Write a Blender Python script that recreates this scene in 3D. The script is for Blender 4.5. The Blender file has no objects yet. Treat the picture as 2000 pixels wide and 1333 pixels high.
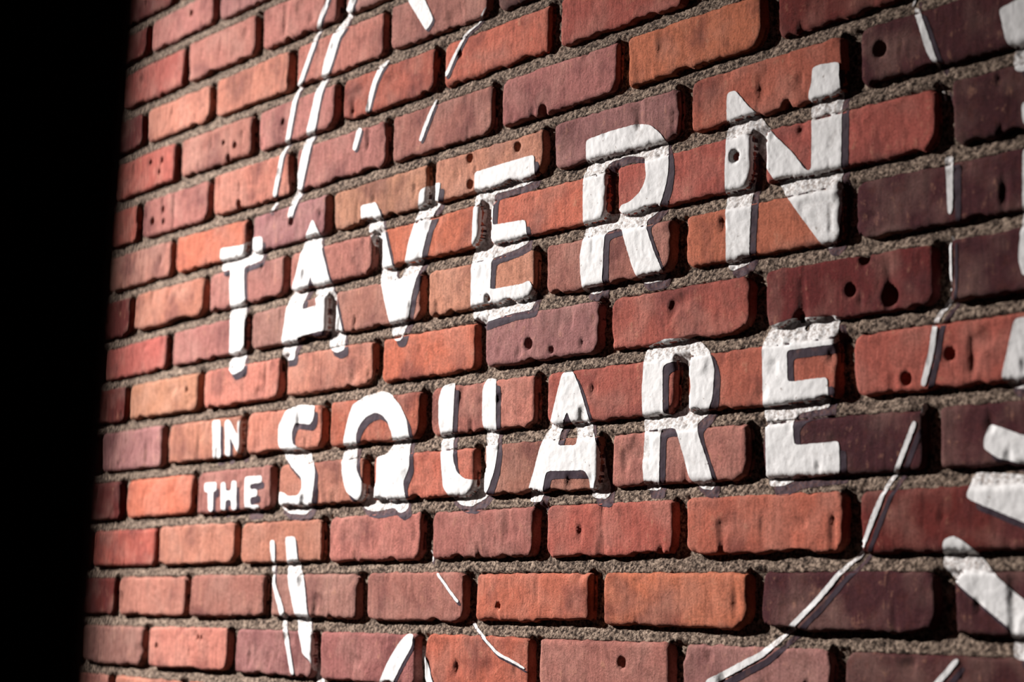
import bpy, math, random
import numpy as np
from mathutils import Matrix, Vector
from mathutils.bvhtree import BVHTree
from mathutils.geometry import delaunay_2d_cdt

# ------------------------------------------------------------------ camera, sky, lights, exposure
C = bpy.context.scene.collection
F, YAW, TILT, ROLL, CX, CY, CZ = [3491.83662, 0.88185, 1.71851, 0.01558, 3.49258, -1.33117, 0.17746]      # focal length in px of the 2000 px frame, camera pose
ZO = 1.425                                   # height of the digitised course zero above the pavement
cam_d = bpy.data.cameras.new('camera'); cam = bpy.data.objects.new('camera', cam_d); C.objects.link(cam)
cam_d.sensor_width = 36; cam_d.lens = F*36/2000; cam_d.clip_start = .02
R3 = Matrix.Rotation(YAW, 3, 'Z') @ Matrix.Rotation(TILT, 3, 'X') @ Matrix.Rotation(ROLL, 3, 'Z')
cam.matrix_world = Matrix.Translation((CX, CY, CZ+ZO)) @ R3.to_4x4()
cam_d.dof.use_dof = True; cam_d.dof.focus_distance = 2.0; cam_d.dof.aperture_fstop = 4.5
bpy.context.scene.camera = cam

w = bpy.data.worlds.new('world'); bpy.context.scene.world = w; w.use_nodes = True
w.node_tree.nodes['Background'].inputs[0].default_value = (.70, .48, .52, 1)
w.node_tree.nodes['Background'].inputs[1].default_value = .018
def spot(name, loc, aim, energy, size, angle, blend, col):
    d = bpy.data.lights.new(name, 'SPOT'); o = bpy.data.objects.new(name, d); C.objects.link(o)
    d.energy = energy; d.shadow_soft_size = size; d.spot_size = angle; d.spot_blend = blend; d.color = col
    o.location = loc; o.rotation_euler = (Vector(aim)-Vector(loc)).to_track_quat('-Z', 'Y').to_euler()
    return o
spot('wall_lamp', (-1.4, -1.72, ZO+2.1), (1.27, 0, ZO+.19), 2080, .04, math.radians(43), 1.0, (1, .955, .93))
vs = bpy.context.scene.view_settings
vs.view_transform = 'Standard'; vs.look = 'None'; vs.exposure = 0; vs.gamma = 1; vs.use_curve_mapping = False

# ------------------------------------------------------------------ measured joints and paint outlines, photo pixels
PERP = {1:[(285, 1267), (450.5, 1267), (618, 1275), (822, 1265), (1045, 1290), (1322, 1290), (1636, 1300)],
2:[(226, 1163), (366, 1163), (522, 1160), (707, 1167), (917, 1170), (1164, 1170), (1474, 1175), (1845, 1175)],
3:[(306, 1065), (463.5, 1063), (634, 1060), (831, 1055), (1055, 1050), (1328, 1040), (1662, 1030)],
4:[(239, 980), (379, 980), (537, 965), (720, 930), (935, 925), (1180, 900), (1474, 880), (1820, 880)],
5:[(322, 875), (477, 860), (638, 830), (830, 800), (1055, 787), (1330, 750), (1652, 700)],
6:[(247, 795), (393, 770), (552, 742), (736, 700), (937, 682), (1183, 640), (1478, 620), (1840, 525)],
7:[(329, 687), (485, 650), (646, 600), (830, 570), (1055, 535), (1325, 475), (1655, 400)],
8:[(257, 625), (404, 575), (560, 545), (735, 512), (947, 450), (1193, 380), (1482, 330), (1842, 237)],
9:[(337, 512), (485, 455), (645, 403), (842, 345), (1072, 290), (1335, 212), (1662, 112)],
10:[(270, 450), (412, 395), (570, 337), (760, 267), (970, 207), (1215, 125), (1502, 37)],
11:[(347, 307), (497, 270), (662, 200), (856, 137), (1083, 45)],
12:[(280, 257), (415, 207), (572, 140), (755, 75), (962, 5)],
13:[(362, 137), (507, 62), (668, -5)],
14:[(290, 60), (422, 25)]}
BED = {1:[(215, 1314), (377, 1322), (540, 1324)],
2:[(247, 1215), (475, 1217), (605, 1220), (762, 1223), (1022, 1235), (1245, 1239), (1440, 1249), (1600, 1252), (1727, 1257), (1890, 1260)],
3:[(215, 1119), (345, 1111), (605, 1109), (762, 1109), (990, 1103), (1245, 1106), (1489, 1096), (1565, 1101), (1727, 1100)],
4:[(247, 1025), (345, 1014), (631, 1003), (762, 995), (827, 988), (990, 973), (1232, 963), (1489, 957), (1700, 940), (1800, 935)],
5:[(275, 927), (362, 917), (500, 895), (625, 885), (825, 870), (1012, 855), (1220, 835), (1430, 812), (1725, 782), (1925, 772)],
6:[(225, 832), (300, 825), (437, 805), (612, 780), (675, 770), (825, 750), (1000, 725), (1125, 707), (1225, 692), (1425, 667), (1725, 630)],
7:[(225, 747), (290, 740), (362, 725), (512, 697), (612, 665), (700, 647), (887, 630), (1100, 582), (1225, 570), (1362, 537), (1512, 512), (1575, 507), (1725, 472), (1900, 442)],
8:[(237, 665), (300, 652), (425, 615), (462, 610), (525, 595), (687, 547), (887, 512), (1100, 460), (1362, 407), (1512, 365), (1725, 327), (1812, 315)],
9:[(250, 570), (300, 560), (375, 535), (550, 487), (675, 455), (787, 425), (887, 403), (1112, 337), (1362, 270), (1550, 225), (1775, 163)],
10:[(300, 470), (375, 450), (450, 425), (537, 392), (625, 367), (762, 337), (925, 282), (1025, 250), (1200, 190), (1362, 140), (1525, 88), (1725, 27)],
11:[(300, 377), (400, 342), (525, 297), (675, 247), (825, 202), (937, 165), (1112, 92), (1250, 47)],
12:[(300, 282), (375, 255), (462, 225), (650, 160), (800, 100), (925, 45)],
13:[(325, 187), (475, 130), (625, 65), (712, 22)],
14:[(325, 92), (462, 37)]}
Rn = np.array(R3)
def unproj(px, py, y=0.0):                   # photo pixel -> point (u, v) of the wall plane
    d = Rn @ np.array([(px-1000)/F, -(py-666.5)/F, -1.0])
    t = (y-CY)/d[1]
    return CX+d[0]*t, CZ+d[2]*t
def project(u, v, y=0.0):
    q = Rn.T @ np.array([u-CX, y-CY, v-CZ])
    return 1000+F*q[0]/-q[2], 666.5-F*q[1]/-q[2]
L, H = .225, .075
rng = random.Random(7); nr = np.random.RandomState(11)

# ------------------------------------------------------------------ materials
def mat(name):
    m = bpy.data.materials.new(name); m.use_nodes = True
    nt = m.node_tree; b = nt.nodes['Principled BSDF']
    return m, nt, b
def N(nt, typ, **kw):
    n = nt.nodes.new(typ)
    for k, v in kw.items():
        if k in n.inputs: n.inputs[k].default_value = v
        else: setattr(n, k, v)
    return n
def ramp(nt, src, stops):
    r = nt.nodes.new('ShaderNodeValToRGB'); e = r.color_ramp.elements
    while len(e) < len(stops): e.new(.5)
    for i, (p, c) in enumerate(stops): e[i].position = p; e[i].color = (c, c, c, 1) if not isinstance(c, tuple) else (*c, 1)
    nt.links.new(src, r.inputs[0]); return r.outputs[0]
def mix(nt, fac, a, b, mode='MIX'):
    m = nt.nodes.new('ShaderNodeMix'); m.data_type = 'RGBA'; m.blend_type = mode
    for s, v in ((m.inputs[0], fac), (m.inputs[6], a), (m.inputs[7], b)):
        if isinstance(v, (int, float)): s.default_value = v
        elif isinstance(v, tuple): s.default_value = (*v, 1)
        else: nt.links.new(v, s)
    return m.outputs[2]
def brick_material():
    m, nt, b = mat('fired_brick'); lk = nt.links.new
    tc = N(nt, 'ShaderNodeTexCoord'); oi = N(nt, 'ShaderNodeObjectInfo')
    off = N(nt, 'ShaderNodeVectorMath', operation='SCALE'); off.inputs[0].default_value = (7, 13, 5); lk(oi.outputs['Random'], off.inputs['Scale'])
    co = N(nt, 'ShaderNodeVectorMath', operation='ADD'); lk(tc.outputs['Object'], co.inputs[0]); lk(off.outputs[0], co.inputs[1])
    big = N(nt, 'ShaderNodeTexNoise', Scale=14., Detail=3., Roughness=.6); lk(co.outputs[0], big.inputs['Vector'])
    med = N(nt, 'ShaderNodeTexNoise', Scale=75., Detail=4., Roughness=.65); lk(co.outputs[0], med.inputs['Vector'])
    fine = N(nt, 'ShaderNodeTexNoise', Scale=420., Detail=5., Roughness=.85); lk(co.outputs[0], fine.inputs['Vector'])
    mp = N(nt, 'ShaderNodeMapping'); mp.inputs['Scale'].default_value = (190, 60, 26); lk(co.outputs[0], mp.inputs[0])
    drag = N(nt, 'ShaderNodeTexNoise', Scale=1., Detail=3., Roughness=.6); lk(mp.outputs[0], drag.inputs['Vector'])
    c = mix(nt, ramp(nt, big.outputs[0], [(.50, 0.), (.68, .62)]), oi.outputs['Color'], (.13, .036, .038))          # burnt purple patches
    pale = N(nt, 'ShaderNodeTexNoise', Scale=21., Detail=2.); o2 = N(nt, 'ShaderNodeVectorMath', operation='ADD'); o2.inputs[1].default_value = (3, 1, 8); lk(co.outputs[0], o2.inputs[0]); lk(o2.outputs[0], pale.inputs['Vector'])
    c = mix(nt, ramp(nt, pale.outputs[0], [(.45, 0.), (.7, .45)]), c, mix(nt, .5, oi.outputs['Color'], (.66, .40, .32)))
    c = mix(nt, ramp(nt, med.outputs[0], [(.30, .35), (.48, 0.)]), c, (.13, .03, .018))
    tanf = N(nt, 'ShaderNodeMath', operation='MULTIPLY'); lk(ramp(nt, med.outputs[0], [(.56, 0.), (.72, .75)]), tanf.inputs[0]); lk(ramp(nt, drag.outputs[0], [(.45, 0.), (.65, 1.)]), tanf.inputs[1])
    c = mix(nt, tanf.outputs[0], c, (.55, .27, .17))
    c = mix(nt, .55, c, ramp(nt, fine.outputs[0], [(.33, .25), (.5, 1.), (.7, 1.35)]), 'MULTIPLY')
    c = mix(nt, .5, c, ramp(nt, drag.outputs[0], [(.32, .55), (.5, 1.), (.7, 1.2)]), 'MULTIPLY')
    lk(c, b.inputs['Base Color']); b.inputs['Roughness'].default_value = .82; b.inputs['Specular IOR Level'].default_value = .1
    s = N(nt, 'ShaderNodeMath', operation='MULTIPLY_ADD'); lk(drag.outputs[0], s.inputs[0]); s.inputs[1].default_value = .5; lk(fine.outputs[0], s.inputs[2])
    b1 = N(nt, 'ShaderNodeBump', Strength=.8, Distance=.0026); lk(s.outputs[0], b1.inputs['Height'])
    b2 = N(nt, 'ShaderNodeBump', Strength=.5, Distance=.005); lk(med.outputs[0], b2.inputs['Height']); lk(b1.outputs[0], b2.inputs['Normal'])
    lk(b2.outputs[0], b.inputs['Normal'])
    return m
def mortar_material():
    m, nt, b = mat('sandy_mortar'); lk = nt.links.new
    tc = N(nt, 'ShaderNodeTexCoord')
    n1 = N(nt, 'ShaderNodeTexNoise', Scale=230., Detail=4., Roughness=.8); lk(tc.outputs['Object'], n1.inputs['Vector'])
    n2 = N(nt, 'ShaderNodeTexNoise', Scale=30., Detail=3.); lk(tc.outputs['Object'], n2.inputs['Vector'])
    c = ramp(nt, n1.outputs[0], [(.40, (.015, .009, .007)), (.49, (.15, .105, .08)), (.62, (.50, .38, .29))])
    c = mix(nt, .5, c, ramp(nt, n2.outputs[0], [(.3, .6), (.65, 1.15)]), 'MULTIPLY')
    lk(c, b.inputs['Base Color']); b.inputs['Roughness'].default_value = .95; b.inputs['Specular IOR Level'].default_value = .1
    bp = N(nt, 'ShaderNodeBump', Strength=.9, Distance=.004); lk(n1.outputs[0], bp.inputs['Height']); lk(bp.outputs[0], b.inputs['Normal'])
    return m
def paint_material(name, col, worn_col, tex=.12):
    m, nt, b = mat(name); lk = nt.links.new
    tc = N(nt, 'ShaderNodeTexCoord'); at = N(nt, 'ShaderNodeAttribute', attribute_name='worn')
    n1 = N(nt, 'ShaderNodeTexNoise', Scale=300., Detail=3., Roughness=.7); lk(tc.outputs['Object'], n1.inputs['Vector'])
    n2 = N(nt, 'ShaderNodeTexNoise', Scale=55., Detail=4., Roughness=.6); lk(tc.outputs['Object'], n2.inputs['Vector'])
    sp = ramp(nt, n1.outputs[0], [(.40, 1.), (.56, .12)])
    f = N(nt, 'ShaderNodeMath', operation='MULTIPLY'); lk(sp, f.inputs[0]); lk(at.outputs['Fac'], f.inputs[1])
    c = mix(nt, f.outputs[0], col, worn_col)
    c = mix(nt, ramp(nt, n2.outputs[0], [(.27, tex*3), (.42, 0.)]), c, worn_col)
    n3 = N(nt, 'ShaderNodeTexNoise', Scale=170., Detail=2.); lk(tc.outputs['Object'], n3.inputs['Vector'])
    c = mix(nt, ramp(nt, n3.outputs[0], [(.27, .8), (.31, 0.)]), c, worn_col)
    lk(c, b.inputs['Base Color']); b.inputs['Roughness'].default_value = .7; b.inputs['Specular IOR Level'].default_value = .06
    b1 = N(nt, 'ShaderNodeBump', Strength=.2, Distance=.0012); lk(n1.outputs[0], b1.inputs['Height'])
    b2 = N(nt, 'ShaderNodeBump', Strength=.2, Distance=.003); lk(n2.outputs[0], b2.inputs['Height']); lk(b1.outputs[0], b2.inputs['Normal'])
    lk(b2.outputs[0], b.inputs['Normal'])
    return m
M_BRICK = brick_material(); M_MORTAR = mortar_material()
M_WHITE = paint_material('white_masonry_paint', (.86, .85, .84), (.38, .33, .30))
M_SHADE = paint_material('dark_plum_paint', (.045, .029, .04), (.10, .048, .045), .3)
def plain(name, col, rough=.9):
    m, nt, b = mat(name); tc = N(nt, 'ShaderNodeTexCoord')
    n = N(nt, 'ShaderNodeTexNoise', Scale=40., Detail=4.); nt.links.new(tc.outputs['Object'], n.inputs['Vector'])
    nt.links.new(mix(nt, n.outputs[0], tuple(x*.6 for x in col), tuple(x*1.3 for x in col)), b.inputs['Base Color'])
    b.inputs['Roughness'].default_value = rough; b.inputs['Specular IOR Level'].default_value = .1
    return m
M_PAVE = plain('dark_asphalt', (.03, .028, .028)); M_POST = plain('matt_black_metal', (.004, .002, .002), .9)

# ------------------------------------------------------------------ helpers
def mesh_obj(name, verts, faces, m, parent=None, smooth=True, loc=(0, 0, 0)):
    me = bpy.data.meshes.new(name)
    me.from_pydata([tuple(v) for v in verts], [], faces); me.update()
    if smooth: me.polygons.foreach_set('use_smooth', [True]*len(me.polygons))
    me.materials.append(m)
    o = bpy.data.objects.new(name, me); C.objects.link(o); o.location = loc
    if parent: o.parent = parent
    return o
def box(x0, x1, y0, y1, z0, z1):
    v = [(x, y, z) for x in (x0, x1) for y in (y0, y1) for z in (z0, z1)]
    return v, [(0, 1, 3, 2), (4, 6, 7, 5), (0, 4, 5, 1), (2, 3, 7, 6), (0, 2, 6, 4), (1, 5, 7, 3)]
def vnoise(x, y, seed):                       # smooth value noise, arrays
    xi = np.floor(x).astype(int); yi = np.floor(y).astype(int); fx = x-xi; fy = y-yi
    fx = fx*fx*(3-2*fx); fy = fy*fy*(3-2*fy)
    def h(a, b):
        q = np.sin(a*127.1+b*311.7+seed*74.7)*43758.5453
        return (q-np.floor(q))*2-1
    return (h(xi, yi)*(1-fx)+h(xi+1, yi)*fx)*(1-fy)+(h(xi, yi+1)*(1-fx)+h(xi+1, yi+1)*fx)*fy

# ------------------------------------------------------------------ courses and joints on the wall plane
ulist = {c: [unproj(x, y)[0] for x, y in q] for c, q in PERP.items()}
vfit = {}
for c, q in BED.items():
    uv = np.array([unproj(x, y) for x, y in q])
    if len(q) > 4: k = np.polyfit(uv[:, 0], uv[:, 1], 2 if len(q) > 8 else 1)
    else: k = [uv[:, 1].mean()]
    vfit[c] = (k, uv[:, 0].min(), uv[:, 0].max())
def bed(c, u):
    if c not in vfit: return c*H+.0006*math.sin(c*3+u*4)
    k, a, b = vfit[c]
    return float(np.polyval(k, min(max(u, a), b)))
U0, U1 = -1.4, 4.6
def perps(c):
    ref = ulist.get(c)
    if ref is None:
        base = ulist[2][0] if c % 2 == 0 else ulist[1][0]
        ref = [base+rng.uniform(-.004, .004)]
    ref = list(ref)
    while ref[0] > U0: ref.insert(0, ref[0]-L+rng.uniform(-.002, .002))
    while ref[-1] < U1: ref.append(ref[-1]+L+rng.uniform(-.002, .002))
    return ref

PAL = dict(L=(.61, .235, .165), O=(.60, .175, .10), R=(.50, .13, .095), D=(.19, .03, .025), P=(.40, .18, .16),
           U=(.08, .021, .024), T=(.60, .265, .165), M=(.47, .185, .148))
COL = {14: 'DMPP', 13: 'RMMP', 12: 'DLLLMU', 11: 'RMMROR', 10: 'RMLMMMOD', 9: 'MOPTTPOU', 8: 'DLMMOORRU', 7: 'RMPMTMOUU',
       6: 'DTLLOPRDU', 5: 'PLLOLRRRR', 4: 'DOMLOMMUU', 3: 'RLLLMROD', 2: 'DMMPMOOUU', 1: 'PLPMOMRU', 15: 'DMPRDU', 0: 'MLORMPR'}
COVER = {(6, 7): 'D', (5, 7): 'R', (1, 6): 'P'}
PITS = [(373, 25, 7), (552, 238, 6), (436, 279, 5), (458, 284, 7), (443, 308, 6), (292, 317, 6), (316, 313, 6), (310, 335, 5),
        (318, 408, 6), (296, 433, 9), (318, 433, 6), (567, 433, 8), (466, 398, 8), (467, 408, 7), (917, 308, 8), (1010, 287, 8), (917, 360, 8),
        (1435, 305, 9), (952, 583, 6), (1718, 95, 11), (1688, 505, 9), (1660, 567, 9), (1738, 580, 14), (1558, 622, 9), (1770, 740, 8),
        (1855, 692, 8), (1033, 672, 9), (1077, 684, 5), (387, 1246, 5), (307, 1262, 5), (1216, 1295, 8), (972, 1184, 5), (365, 762, 5),
        (1060, 215, 9), (1533, 208, 8), (395, 1247, 4), (1567, 640, 6)]
PITW = [(*unproj(x, y), r) for x, y, r in PITS]
PITW = [(u, v, r*.6*.001*1.0) for u, v, r in PITW]

# ------------------------------------------------------------------ the wall
bv, bf = box(U0, U1, .014, .24, 0, ZO+22*H)
wall = mesh_obj('wall_back', bv, bf, M_MORTAR, smooth=False); wall['kind'] = 'structure'
soup_v, soup_f = [], []                      # all relief in front, for draping the paint
def soup(V, Fc):
    n = len(soup_v); soup_v.extend([tuple(v) for v in V]); soup_f.extend([tuple(i+n for i in f) for f in Fc])

def brick_mesh(u0, u1, vb, vt, seed, base):
    """u0,u1 side joints; vb(u), vt(u) faces of the beds; returns world verts"""
    w_ = u1-u0; hgt = vt((u0+u1)/2)-vb((u0+u1)/2)
    nx, nz = max(6, int(w_/.0026)), max(6, int(hgt/.0026))
    # denser towards the edges
    def dist(n, ln):
        e = np.array([0, .0009, .002, .0036, .0056]); k = np.linspace(.0082, ln-.0082, n-6)
        return np.concatenate([e, k, (ln-e)[::-1]])
    xs, zs = dist(nx, w_), dist(nz, hgt)
    X, Z = np.meshgrid(xs, zs, indexing='ij')
    dx = np.minimum(X, w_-X); dz = np.minimum(Z, hgt-Z); d = np.minimum(dx, dz)
    rs = [nr.uniform(.005, .015) for _ in range(4)]
    rs[1] = nr.uniform(.009, .022); sx = np.where(X > w_/2, 1, -1); sz = np.where(Z > hgt/2, 1, -1)
    rc = np.where(sx > 0, np.where(sz > 0, rs[0], rs[1]), np.where(sz > 0, rs[2], rs[3]))
    cx_, cz_ = rc-dx, rc-dz
    m = (cx_ > 0) & (cz_ > 0)
    nrm = np.hypot(cx_, cz_)+1e-9; k = np.where(m, np.maximum(cx_, cz_)/nrm, 1)
    X2 = X+np.where(m, sx*(cx_*k-cx_), 0); Z2 = Z+np.where(m, sz*(cz_*k-cz_), 0)
    # ragged outline
    fall = np.exp(-d/.006)
    ra = .0011*vnoise((u0+X)*90, (Z)*90, seed)+.0007*vnoise((u0+X)*260, Z*260, seed+3)
    low = np.clip(vnoise((u0+X)*45, Z*20, seed+9)-.35, 0, 1)*.0065
    zz_in = np.where(dz < dx, -sz, 0); xx_in = np.where(dz < dx, 0, -sx)
    X2 = X2+xx_in*fall*(ra+.0006); Z2 = Z2+zz_in*fall*(ra+.0006+np.where(sz < 0, low, low*.3))
    u = u0+X2
    mid = (vb((u0+u1)/2))
    v = np.array([[vb(u0+q) for q in xs]]).T+Z2*((np.array([[vt(u0+q)-vb(u0+q) for q in xs]]).T)/hgt)
    rr = .0048+.0025*abs(nr.randn())*.6
    round_ = rr-np.sqrt(np.maximum(rr*rr-np.maximum(rr-d, 0)**2, 0))
    tilt = nr.randn()*.006*(X-w_/2)+nr.randn()*.010*(Z-hgt/2)
    h = base+tilt-round_*.95+.0007*vnoise(u*22, v*30, seed+5)+.00030*vnoise(u*95, v*70, seed+6)+.00028*vnoise(u*300, v*220, seed+7)
    gou = np.clip(vnoise(u*55, v*38, seed+12)-.62, 0, 1)*.008
    h -= gou
    for pu, pv, pr in PITW:
        if u0-.02 < pu < u1+.02 and abs(pv-v.mean()) < .05:
            q = np.hypot((u-pu), (v-pv)*.85)/pr
            h -= .0075*np.exp(-q**4)
    n0, n1 = X.shape
    V = np.stack([u, -h, v+ZO], -1).reshape(-1, 3)
    idx = np.arange(n0*n1).reshape(n0, n1)
    Fc = np.stack([idx[:-1, :-1], idx[1:, :-1], idx[1:, 1:], idx[:-1, 1:]], -1).reshape(-1, 4).tolist()
    ring = list(idx[:, 0])+list(idx[-1, 1:])+list(idx[-2::-1, -1])+list(idx[0, -2:0:-1])
    b = V[ring].copy(); b[:, 1] = .0135
    b1 = V[ring].copy(); b1[:, 1] = np.minimum(b1[:, 1]+.003, .006)
    n = len(V); k = len(ring); V = np.concatenate([V, b1, b])
    for i in range(k):
        j = (i+1) % k
        Fc.append([ring[j], ring[i], n+i, n+j]); Fc.append([n+j, n+i, n+k+i, n+k+j])
    return V, Fc

J, JP = .0155, .0175                                    # joint width
rects, stuff_v, stuff_f = [], [], []
for c in range(-19, 22):
    P = perps(c)
    first = ulist[c][0] if c in ulist else None
    vb = lambda u, c=c: bed(c, u)+J/2
    vt = lambda u, c=c: bed(c+1, u)-J/2
    for i in range(len(P)-1):
        a, b = P[i]+JP/2, P[i+1]-JP/2
        pts = [project(x, z) for x in (a, b) for z in (vb(a), vt(a))]
        xs = [q[0] for q in pts]; ys = [q[1] for q in pts]
        inview = max(xs) > 20 and min(xs) < 2190 and max(ys) > -130 and min(ys) < 1440
        if not inview:
            base = .001*rng.uniform(-1, 1)
            V, Fc = box(a, b, -base, .014, ZO+vb(a), ZO+vt(a))
            n = len(stuff_v); stuff_v += V; stuff_f += [tuple(k+n for k in f) for f in Fc]; continue
        if first is not None:
            k = int(round((P[i]-first)/L))+1
            s = COL.get(c, ''); ch = COVER.get((c, k), s[k] if 0 <= k < len(s) else rng.choice('RMPDU'))
        else:
            k = int(round((P[i]-1.0)/L))+1
            s = COL.get(c, ''); ch = s[k] if 0 <= k < len(s) else rng.choice('RMPDU')
        col = PAL[ch]; j = rng.uniform(.88, 1.1)
        e1, e2, e3 = rng.uniform(-.0013, .0013), rng.uniform(-.0012, .0012), rng.uniform(-.0012, .0012); t1 = rng.uniform(-.006, .006)
        V, Fc = brick_mesh(a+e1, b+rng.uniform(-.0013, .0013), lambda u: vb(u)+e2+t1*(u-a-.1), lambda u: vt(u)+e3+t1*(u-a-.1), c*37+i*5+200, rng.uniform(-.001, .0016))
        soup(V, Fc)
        cen = np.array([(a+b)/2, 0, ZO+(vb(a)+vt(a))/2])
        o = mesh_obj('brick', V-cen, Fc, M_BRICK, wall, loc=cen)
        o.color = (min(col[0]*j, 1), col[1]*j*rng.uniform(.93, 1.07), col[2]*j*rng.uniform(.93, 1.07), 1)
        rects.append((a, b, vb, vt))
so = mesh_obj('distant_bricks', stuff_v, stuff_f, M_BRICK, wall, smooth=False); so['kind'] = 'stuff'; so.color = (*PAL['R'], 1)

# mortar relief in the joints of the detailed area
ua = min(r[0] for r in rects)-.008; ub = max(r[1] for r in rects)+.008
va = min(r[2](r[0]) for r in rects)-.008; vbm = max(r[3](r[0]) for r in rects)+.008
st = .0022
gu = np.arange(ua, ub, st); gv = np.arange(va, vbm, st)
GU, GV = np.meshgrid(gu, gv, indexing='ij')
hid = np.zeros((len(gu)-1, len(gv)-1), bool)
for a, b, vb, vt in rects:
    i0, i1 = np.searchsorted(gu, [a+.007, b-.007]); mid = (a+b)/2
    j0, j1 = np.searchsorted(gv, [max(vb(a), vb(b))+.008, min(vt(a), vt(b))-.008])
    hid[i0:max(i1-1, i0), j0:max(j1-1, j0)] = True
BC = np.clip(np.round(GV/H), -2, 21).astype(int)
bedv = np.zeros_like(GV)
for c in np.unique(BC):
    line = np.array([bed(int(c), u) for u in gu]); m_ = BC == c
    bedv[m_] = np.broadcast_to(line[:, None], GV.shape)[m_]
tt = np.clip((GV-bedv)/J*2, -1, 1)
DEP = np.where(np.abs(GV-bedv) > J*.5+.002, .0095, .0064+.0032*tt)                         # struck joints: tucked under the brick above, nearly flush below
PM = np.zeros_like(GV)
for a, b, vb, vt in rects:
    i0, i1 = np.searchsorted(gu, [b-.003, b+JP+.003]); j0, j1 = np.searchsorted(gv, [vb(b)-.001, vt(b)+.002])
    PM[i0:i1, j0:j1] = 1
for _ in range(2):
    PM[:, 1:-1] = (PM[:, :-2]+PM[:, 1:-1]+PM[:, 2:])/3
DEP = DEP*(1-PM)+.0102*PM
HM = -DEP+.0008*vnoise(GU*40, GV*40, 1)+.0008*vnoise(GU*130, GV*130, 2)+.0009*vnoise(GU*330, GV*330, 3)
MV = np.stack([GU, -HM, GV+ZO], -1).reshape(-1, 3)
idx = np.arange(GU.size).reshape(GU.shape)
q = np.stack([idx[:-1, :-1], idx[1:, :-1], idx[1:, 1:], idx[:-1, 1:]], -1)[~hid]
used = np.unique(q); remap = -np.ones(GU.size, int); remap[used] = np.arange(len(used))
MV = MV[used]; MF = remap[q].tolist()
soup(MV, MF)
mo = mesh_obj('mortar', MV, MF, M_MORTAR, wall)

fl = mesh_obj('floor', *box(-3, 7, -5, .3, -.1, 0), M_PAVE, smooth=False); fl['kind'] = 'structure'

# ------------------------------------------------------------------ paint draped over the relief
BVH = BVHTree.FromPolygons(soup_v, soup_f)
YD = Vector((0, 1, 0))
def chaikin(p):
    o = []
    for i in range(len(p)):
        a, b = p[i], p[(i+1) % len(p)]
        d = math.hypot(a[0]-b[0], a[1]-b[1]); k = min(.25, .0028/max(d, 1e-6))
        o += [(a[0]+(b[0]-a[0])*k, a[1]+(b[1]-a[1])*k), (b[0]-(b[0]-a[0])*k, b[1]-(b[1]-a[1])*k)]
    return o
def resample(p, step=.0016, jit=.00032, seed=0):
    o = []
    for i in range(len(p)):
        a, b = np.array(p[i]), np.array(p[(i+1) % len(p)]); n = max(1, int(np.hypot(*(b-a))/step))
        for k in range(n): o.append(a+(b-a)*k/n)
    o = np.array(o)
    o[:, 0] += jit*vnoise(o[:, 0]*400, o[:, 1]*400, seed); o[:, 1] += jit*vnoise(o[:, 0]*400, o[:, 1]*400, seed+1)
    return o
def inside(pt, loops):
    x, y = pt[:, 0], pt[:, 1]; r = np.zeros(len(pt), bool)
    for lp in loops:
        x0, y0 = lp[:, 0], lp[:, 1]; x1, y1 = np.roll(x0, -1), np.roll(y0, -1)
        for a, b, c_, d in zip(x0, y0, x1, y1):
            m = (b > y) != (d > y)
            if m.any(): r[m] ^= x[m] < (c_-a)*(y[m]-b)/(d-b)+a
    return r
def drape(name, loops_uv, lift, m, parent, seed=0, label=None):
    loops = [resample(chaikin(chaikin(l)), seed=seed) for l in loops_uv]
    allp = np.concatenate(loops); lo, hi = allp.min(0), allp.max(0); g = .0015
    gx, gy = np.meshgrid(np.arange(lo[0], hi[0], g), np.arange(lo[1], hi[1], g), indexing='ij')
    pt = np.stack([gx.ravel()+.0004*np.sin(gy.ravel()*4000), gy.ravel()], -1)
    pt = pt[inside(pt, loops)]
    if len(pt):
        keep = np.ones(len(pt), bool)
        for s in range(0, len(pt), 2000):
            dd = ((pt[s:s+2000, None, :]-allp[None])**2).sum(-1).min(1); keep[s:s+2000] = dd > (.0007)**2
        pt = pt[keep]
    edges = []; n = 0
    for l in loops:
        k = len(l); edges += [(n+i, n+(i+1) % k) for i in range(k)]; n += k
    vs_ = np.concatenate([allp, pt]) if len(pt) else allp
    out = delaunay_2d_cdt([Vector(p) for p in vs_], edges, [], 0, 1e-6)
    ov = np.array([tuple(p) for p in out[0]]); tf = np.array(out[2])
    cen = ov[tf].mean(1); tf = tf[inside(cen, loops)]
    us = np.unique(tf); rm = -np.ones(len(ov), int); rm[us] = np.arange(len(us)); ov = ov[us]; tf = rm[tf]
    V, worn = [], []
    for i_, (x, z) in enumerate(ov):
        eye = Vector((CX, CY, CZ+ZO)); dr = (Vector((x, 0, z+ZO))-eye)
        h0 = BVH.ray_cast(eye, dr.normalized(), 6)
        if h0[0] is not None and h0[0].y > 0:      # the paint was measured where it lies, down in the joint
            k_ = min(h0[0].y, .006)/dr.y; x += dr.x*k_*.8; z += dr.z*k_*.8
        ov[i_] = (x, z)
        hit = BVH.ray_cast(Vector((x, -.1, z+ZO)), YD, .2)
        y = hit[0].y if hit[0] is not None else .006
        V.append((x, y-lift, z+ZO)); worn.append(min(max((y-.0005)/.004, 0), 1))
    cen = ov[tf].mean(1); hole = np.zeros(len(tf), bool)
    for pu, pv, pr in PITW: hole |= np.hypot(cen[:, 0]-pu, cen[:, 1]-pv) < pr*.85
    tf = tf[~hole]
    # keep triangle winding towards the street
    t = tf[0]; a, b, c_ = (ov[i] for i in t)
    if np.cross(b-a, c_-a) < 0: tf = tf[:, ::-1]
    org = np.array([ov[:, 0].mean(), 0, ov[:, 1].min()+ZO])
    return V, tf.tolist(), worn, org
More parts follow.
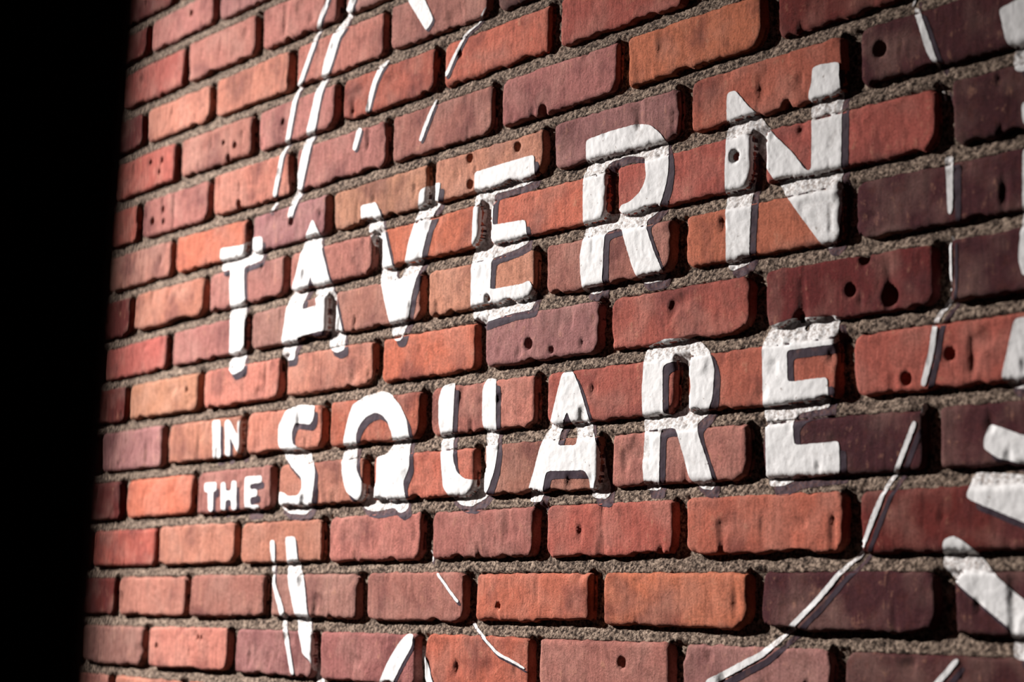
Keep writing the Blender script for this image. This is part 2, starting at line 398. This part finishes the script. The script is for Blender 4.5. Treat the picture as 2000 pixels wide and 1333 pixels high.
def paint_piece(name, loops_px, parent, label=None, seed=0, shadow=.0085):
    loops_uv = [[unproj(x, y) for x, y in l] for l in loops_px]
    V, T, worn, org = drape(name, loops_uv, .0008, M_WHITE, parent, seed)
    porg = np.array(parent.location) if parent else np.zeros(3)
    o = mesh_obj(name, np.array(V)-org, T, M_WHITE, parent, loc=org-porg)
    o.data.attributes.new('worn', 'FLOAT', 'POINT').data.foreach_set('value', worn)
    if label: o['label'] = label
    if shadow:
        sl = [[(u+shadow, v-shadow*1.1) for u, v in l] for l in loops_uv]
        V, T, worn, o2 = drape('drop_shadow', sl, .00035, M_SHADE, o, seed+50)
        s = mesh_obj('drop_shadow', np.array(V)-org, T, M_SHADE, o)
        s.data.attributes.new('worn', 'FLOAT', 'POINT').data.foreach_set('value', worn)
    return o
def thing(name, label, cat, px, group=None):
    o = bpy.data.objects.new(name, None); C.objects.link(o); u, v = unproj(*px)
    o.location = (u, 0, v+ZO); o['label'] = label; o['category'] = cat; o.empty_display_size = .05
    if group: o['group'] = group
    return o
def ribbon(pts):                              # (x, y, width in px) -> closed outline in px
    l, r = [], []
    for i, (x, y, w_) in enumerate(pts):
        a = pts[max(i-1, 0)]; b = pts[min(i+1, len(pts)-1)]
        dx, dy = b[0]-a[0], b[1]-a[1]; n = math.hypot(dx, dy); w_ *= .75; nx, ny = -dy/n*w_/2, dx/n*w_/2
        l.append((x+nx, y+ny)); r.append((x-nx, y-ny))
    return l+r[::-1]

TAVERN = [
 ('T', [[(431,486),(475,479),(487,466),(513,462),(512,508),(497,515),(478,521),(479,597),(482,612),(477,630),(476,682),(480,694),(477,722),(457,733),(448,722),(449,675),(450,610),(451,540),(450,526),(435,531),(431,517)]]),
 ('A', [[(611,427),(624,455),(634,500),(645,545),(655,580),(666,632),(674,664),(674,683),(659,690),(645,682),(641,645),(600,654),(582,660),(577,680),(576,703),(552,706),(551,667),(562,600),(573,560),(587,505),(598,460)],
        [(609,538),(617,570),(622,597),(592,606),(600,572)]]),
 ('V', [[(706,402),(736,395),(745,420),(765,510),(777,545),(785,545),(800,470),(815,420),(820,372),(837,362),(862,356),(855,400),(840,440),(820,525),(807,570),(797,625),(791,645),(785,665),(772,667),(767,655),(755,600),(745,555),(736,495),(722,455),(718,434),(707,430)]]),
 ('E', [[(927,337),(975,322),(1044,302),(1045,352),(1025,362),(966,379),(962,440),(1027,429),(1031,475),(1010,487),(962,505),(958,566),(1020,555),(1035,547),(1045,572),(1040,605),(1000,613),(940,634),(925,622),(920,607),(922,525),(926,460),(928,400)]]),
 ('R', [[(1145,275),(1155,270),(1190,257),(1245,242),(1270,244),(1290,260),(1302,280),(1307,300),(1307,325),(1302,360),(1290,400),(1275,422),(1262,432),(1267,450),(1280,490),(1297,530),(1295,547),(1262,555),(1250,550),(1235,515),(1217,450),(1208,446),(1183,455),(1180,525),(1177,567),(1162,576),(1138,570),(1136,525),(1135,500),(1141,460),(1139,430),(1139,350),(1145,325)],
        [(1187,320),(1225,304),(1259,307),(1263,350),(1250,377),(1230,395),(1213,401),(1208,416),(1183,418)]]),
 ('N', [[(1420,182),(1436,176),(1460,205),(1480,224),(1512,263),(1550,300),(1574,333),(1585,332),(1586,250),(1584,212),(1579,187),(1586,160),(1587,133),(1600,127),(1640,120),(1639,150),(1645,200),(1643,332),(1644,400),(1637,470),(1625,483),(1612,485),(1600,472),(1560,417),(1532,378),(1510,348),(1472,290),(1470,320),(1470,370),(1465,450),(1463,512),(1430,530),(1418,522),(1418,400),(1417,352),(1419,280)]])]
SQUARE = [
 ('S', [[(562,800),(587,791),(617,793),(616,815),(608,830),(592,828),(578,826),(572,845),(574,868),(590,877),(605,885),(617,915),(616,945),(609,991),(597,1006),(562,1003),(545,990),(544,962),(556,962),(565,970),(585,968),(592,955),(591,934),(572,913),(556,893),(545,868),(546,832)]]),
 ('Q', [[(747,764),(765,770),(785,795),(797,820),(801,850),(801,910),(788,942),(792,971),(798,994),(782,1004),(768,992),(752,996),(730,1000),(710,994),(697,977),(678,962),(670,932),(669,900),(672,862),(680,825),(692,790),(712,775)],
        [(735,806),(748,811),(760,825),(768,850),(766,872),(755,888),(737,893),(735,945),(727,957),(708,943),(698,915),(697,850),(705,830),(718,814)]]),
 ('U', [[(865,755),(890,747),(888,775),(884,847),(887,900),(893,922),(909,936),(930,938),(944,930),(951,900),(950,850),(942,825),(943,762),(951,740),(970,739),(969,825),(973,875),(968,915),(957,952),(944,975),(922,990),(902,988),(879,973),(866,952),(862,900),(861,850),(857,825),(857,782)]]),
 ('A', [[(1099,728),(1118,722),(1132,755),(1151,820),(1167,870),(1178,910),(1190,965),(1183,976),(1156,972),(1150,932),(1143,919),(1069,921),(1064,945),(1058,981),(1034,981),(1033,955),(1042,925),(1055,875),(1075,825),(1087,775)],
        [(1108,803),(1116,825),(1128,845),(1127,870),(1090,871),(1098,832)]]),
 ('R', [[(1260,680),(1300,662),(1350,661),(1370,669),(1387,687),(1396,720),(1393,775),(1380,812),(1361,828),(1366,855),(1385,910),(1393,942),(1391,958),(1368,955),(1347,935),(1335,890),(1320,836),(1291,838),(1288,925),(1288,958),(1259,958),(1255,912),(1260,850),(1255,815),(1254,762),(1258,705)],
        [(1295,715),(1315,706),(1335,709),(1347,730),(1350,755),(1345,785),(1325,803),(1307,811),(1295,807)]]),
 ('E', [[(1500,638),(1550,622),(1637,616),(1635,672),(1537,685),(1540,747),(1617,737),(1620,797),(1565,806),(1549,822),(1551,870),(1615,865),(1639,861),(1641,926),(1552,937),(1530,950),(1502,951),(1497,932),(1495,825),(1490,787),(1489,675),(1496,660)]])]
IN = [('I', [[(416,822),(432,821),(431,896),(417,898)]]),
      ('N', [[(441,823),(450,820),(466,852),(466,822),(478,820),(477,890),(469,892),(450,853),(450,895),(441,897)]])]
THE = [('T', [[(400,944),(424,942),(424,959),(417,960),(417,999),(408,1000),(407,961),(400,962)]]),
       ('H', [[(433,943),(442,942),(442,960),(454,959),(454,940),(464,939),(464,996),(454,997),(454,976),(442,977),(442,999),(433,1000)]]),
       ('E', [[(480,932),(512,929),(512,943),(491,946),(491,957),(505,956),(505,970),(491,972),(491,988),(508,986),(508,1001),(480,1004)]])]
for word, letters, lab, px in (
    ('TAVERN', TAVERN, 'large white hand-painted word TAVERN across the upper middle of the brick wall', (1000, 600)),
    ('SQUARE', SQUARE, 'large white hand-painted word SQUARE on the brick wall below TAVERN', (1000, 960)),
    ('IN', IN, 'small white painted word IN on the bricks left of SQUARE, above THE', (447, 896)),
    ('THE', THE, 'small white painted word THE on the brick wall left of SQUARE, under IN', (456, 1000))):
    root = thing('painted_word', lab, 'lettering', px, 'painted words of the mural')
    for k, (ch, lp) in enumerate(letters):
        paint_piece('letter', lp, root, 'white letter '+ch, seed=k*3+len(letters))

LINES = [
 ('thin white painted stroke leftmost of those slanting down to the T of TAVERN', [[(646,-12,8),(625,45,8),(616,80,9),(587,162,9),(577,195,10),(562,275,10),(551,307,9),(536,385,9)], [(541,396,8),(528,417,4)]]),
 ('thick white painted stroke slanting down between T and A of TAVERN from the top', [[(694,-12,13),(684,20,15),(672,50,18),(657,72,20),(642,120,22),(634,150,15),(624,180,18),(612,237,20),(602,280,19),(592,325,19),(582,378,15),(570,410,13),(566,427,12)]]),
 ('broken thin white painted stroke above V of TAVERN, right of the thick slanting stroke', [[(760,118,4),(745,132,12),(732,162,11),(717,220,10)], [(704,250,13),(692,294,10)]]),
 ('faint thin white painted stroke slanting down above the E of TAVERN', [[(950,14,3),(932,47,5),(910,67,6),(887,112,7),(871,150,9)], [(853,195,5),(840,225,8),(821,276,8)]]),
 ('long thin white painted curve running down right of SQUARE to the bottom edge', [[(1860,462,6),(1860,530,8),(1856,582,10),(1842,603,12),(1828,630,12),(1820,687,14),(1803,755,14)], [(1806,788,10),(1801,812,9)], [(1788,824,12),(1772,865,12),(1751,920,12),(1731,955,9),(1708,1010,13),(1692,1053,10),(1675,1088,10),(1640,1121,12),(1601,1170,13),(1558,1215,13),(1523,1250,13),(1489,1279,16),(1433,1309,18),(1380,1337,18)]]),
 ('thin white painted curve bending right below the U of SQUARE', [[(838,1075,6),(842,1098,5)], [(855,1120,7),(876,1150,7),(896,1177,8)], [(916,1213,6),(930,1228,7),(951,1251,7),(974,1277,8),(1006,1294,7),(1027,1307,5)]]),
 ('short white painted stroke in the bottom right corner below the thick diagonal bar', [[(1871,1289,13),(1845,1320,14),(1815,1352,14)]]),
]
def line_thing(name, lab, loops, cat='painted line'):
    far = min(p[0] for p in loops[0]) > 1300
    m = max(loops[0], key=lambda p: p[1])
    root = thing(name, lab, cat, m[:2])
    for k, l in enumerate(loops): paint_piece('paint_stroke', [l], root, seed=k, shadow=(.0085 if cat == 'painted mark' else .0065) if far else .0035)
for lab, parts in LINES: line_thing('painted_line', lab, [ribbon(p) for p in parts])
POLY = [
 ('white painted wedge cut by the top edge of the photo above V of TAVERN', 'painted_mark', [[(788,-14),(824,-14),(848,37),(834,61)]]),
 ('thin white painted stroke right of the top of the N of TAVERN', 'painted_mark', [[(1784,17),(1795,14),(1824,98),(1833,122),(1831,136),(1812,105)], [(1779,-12),(1785,-12),(1784,12),(1780,12)], [(1831,160),(1836,162),(1845,195),(1840,196)]]),
 ('short upright white painted stroke right of the foot of the N of TAVERN', 'painted_mark', [[(1844,307),(1862,303),(1861,410),(1856,421),(1851,412),(1849,350)]]),
 ('thick white painted bar with a thin companion below S of SQUARE', 'painted_mark', [[(558,1049),(577,1048),(582,1095),(593,1125),(602,1192),(611,1245),(621,1300),(634,1345),(619,1345),(606,1290),(592,1278),(579,1209),(564,1144),(561,1095)], [(528,1056),(537,1055),(538,1140),(553,1183),(560,1225),(575,1319),(568,1318),(550,1215),(533,1144)]]),
 ('white painted pointed mark cut by the bottom edge below the Q of SQUARE', 'painted_mark', [[(797,1238),(809,1240),(807,1262),(770,1333),(762,1348),(736,1348),(758,1297),(780,1258)], [(815,1262),(826,1262),(852,1348),(833,1348)]]),
 ('white painted shape cut by the right edge in the top right corner', 'painted_mark', [[(1953,18),(2010,-10),(2070,-20),(2070,130),(1986,141),(1979,124),(1983,95),(1968,86)]]),
 ('tall white painted shape barely showing at the right edge beside the N of TAVERN', 'painted_mark', [[(1996,200),(2060,190),(2060,245),(1998,243)], [(1998,290),(2060,280),(2060,540),(2000,540),(1991,500),(1997,440)]]),
 ('white painted block at the right edge level with the top of SQUARE', 'painted_mark', [[(1982,622),(2070,612),(2070,765),(1968,757),(1956,737)]]),
 ('short white painted bar at the right edge, upper of the stacked two', 'painted_mark', [[(1937,828),(1998,850),(2060,865),(2060,915),(1990,905),(1950,895),(1921,876),(1928,840)]]),
 ('wide white painted bar at the right edge, lower of the stacked two', 'painted_mark', [[(1902,921),(1987,927),(2070,937),(2070,1050),(2000,1020),(1889,974)]]),
 ('thick white painted diagonal bar in the lower right running off the right edge', 'painted_mark', [[(1844,1056),(1864,1046),(1890,1062),(1919,1092),(1955,1134),(1997,1170),(2050,1200),(2050,1300),(1981,1287),(1976,1231),(1922,1186),(1870,1140),(1841,1108)]]),
]
for lab, nm, loops in POLY: line_thing(nm, lab, loops, 'painted mark')

# ------------------------------------------------------------------ dark post in the foreground, far out of focus
def at(px, py, depth):
    d = Rn @ np.array([(px-1000)/F, -(py-666.5)/F, -1.0])
    return Vector((CX+d[0]*depth, CY+d[1]*depth, CZ+ZO+d[2]*depth))
pd = .29
top, bot = at(306, 0, pd), at(203, 1333, pd)
ax = (top-bot).normalized(); k0 = -bot.z/ax.z; foot = bot+ax*k0; head = bot+ax*((2.6-bot.z)/ax.z)
fw = ((top+bot)/2-Vector(cam.location)); fw = (fw-ax*fw.dot(ax)).normalized(); rt = fw.cross(ax)
pw, pdp = .16, .10
V, Fc = [], []
prof = [(0, .006), (-.006, 0), (-pw+.006, 0), (-pw, .006), (-pw, pdp-.006), (-pw+.006, pdp), (-.006, pdp), (0, pdp-.006)]
for e in (foot, head):
    for a, b in prof: V.append(e+rt*a+fw*b)
n = len(prof)
Fc = [(i, (i+1) % n, n+(i+1) % n, n+i) for i in range(n)]+[tuple(range(n))[::-1], tuple(range(n, 2*n))]
V = [v-foot for v in V]
post = mesh_obj('dark_post', V, Fc, M_POST, smooth=False, loc=foot)
post['label'] = 'out-of-focus black post standing close in front of the wall at the left edge'
post['category'] = 'post'
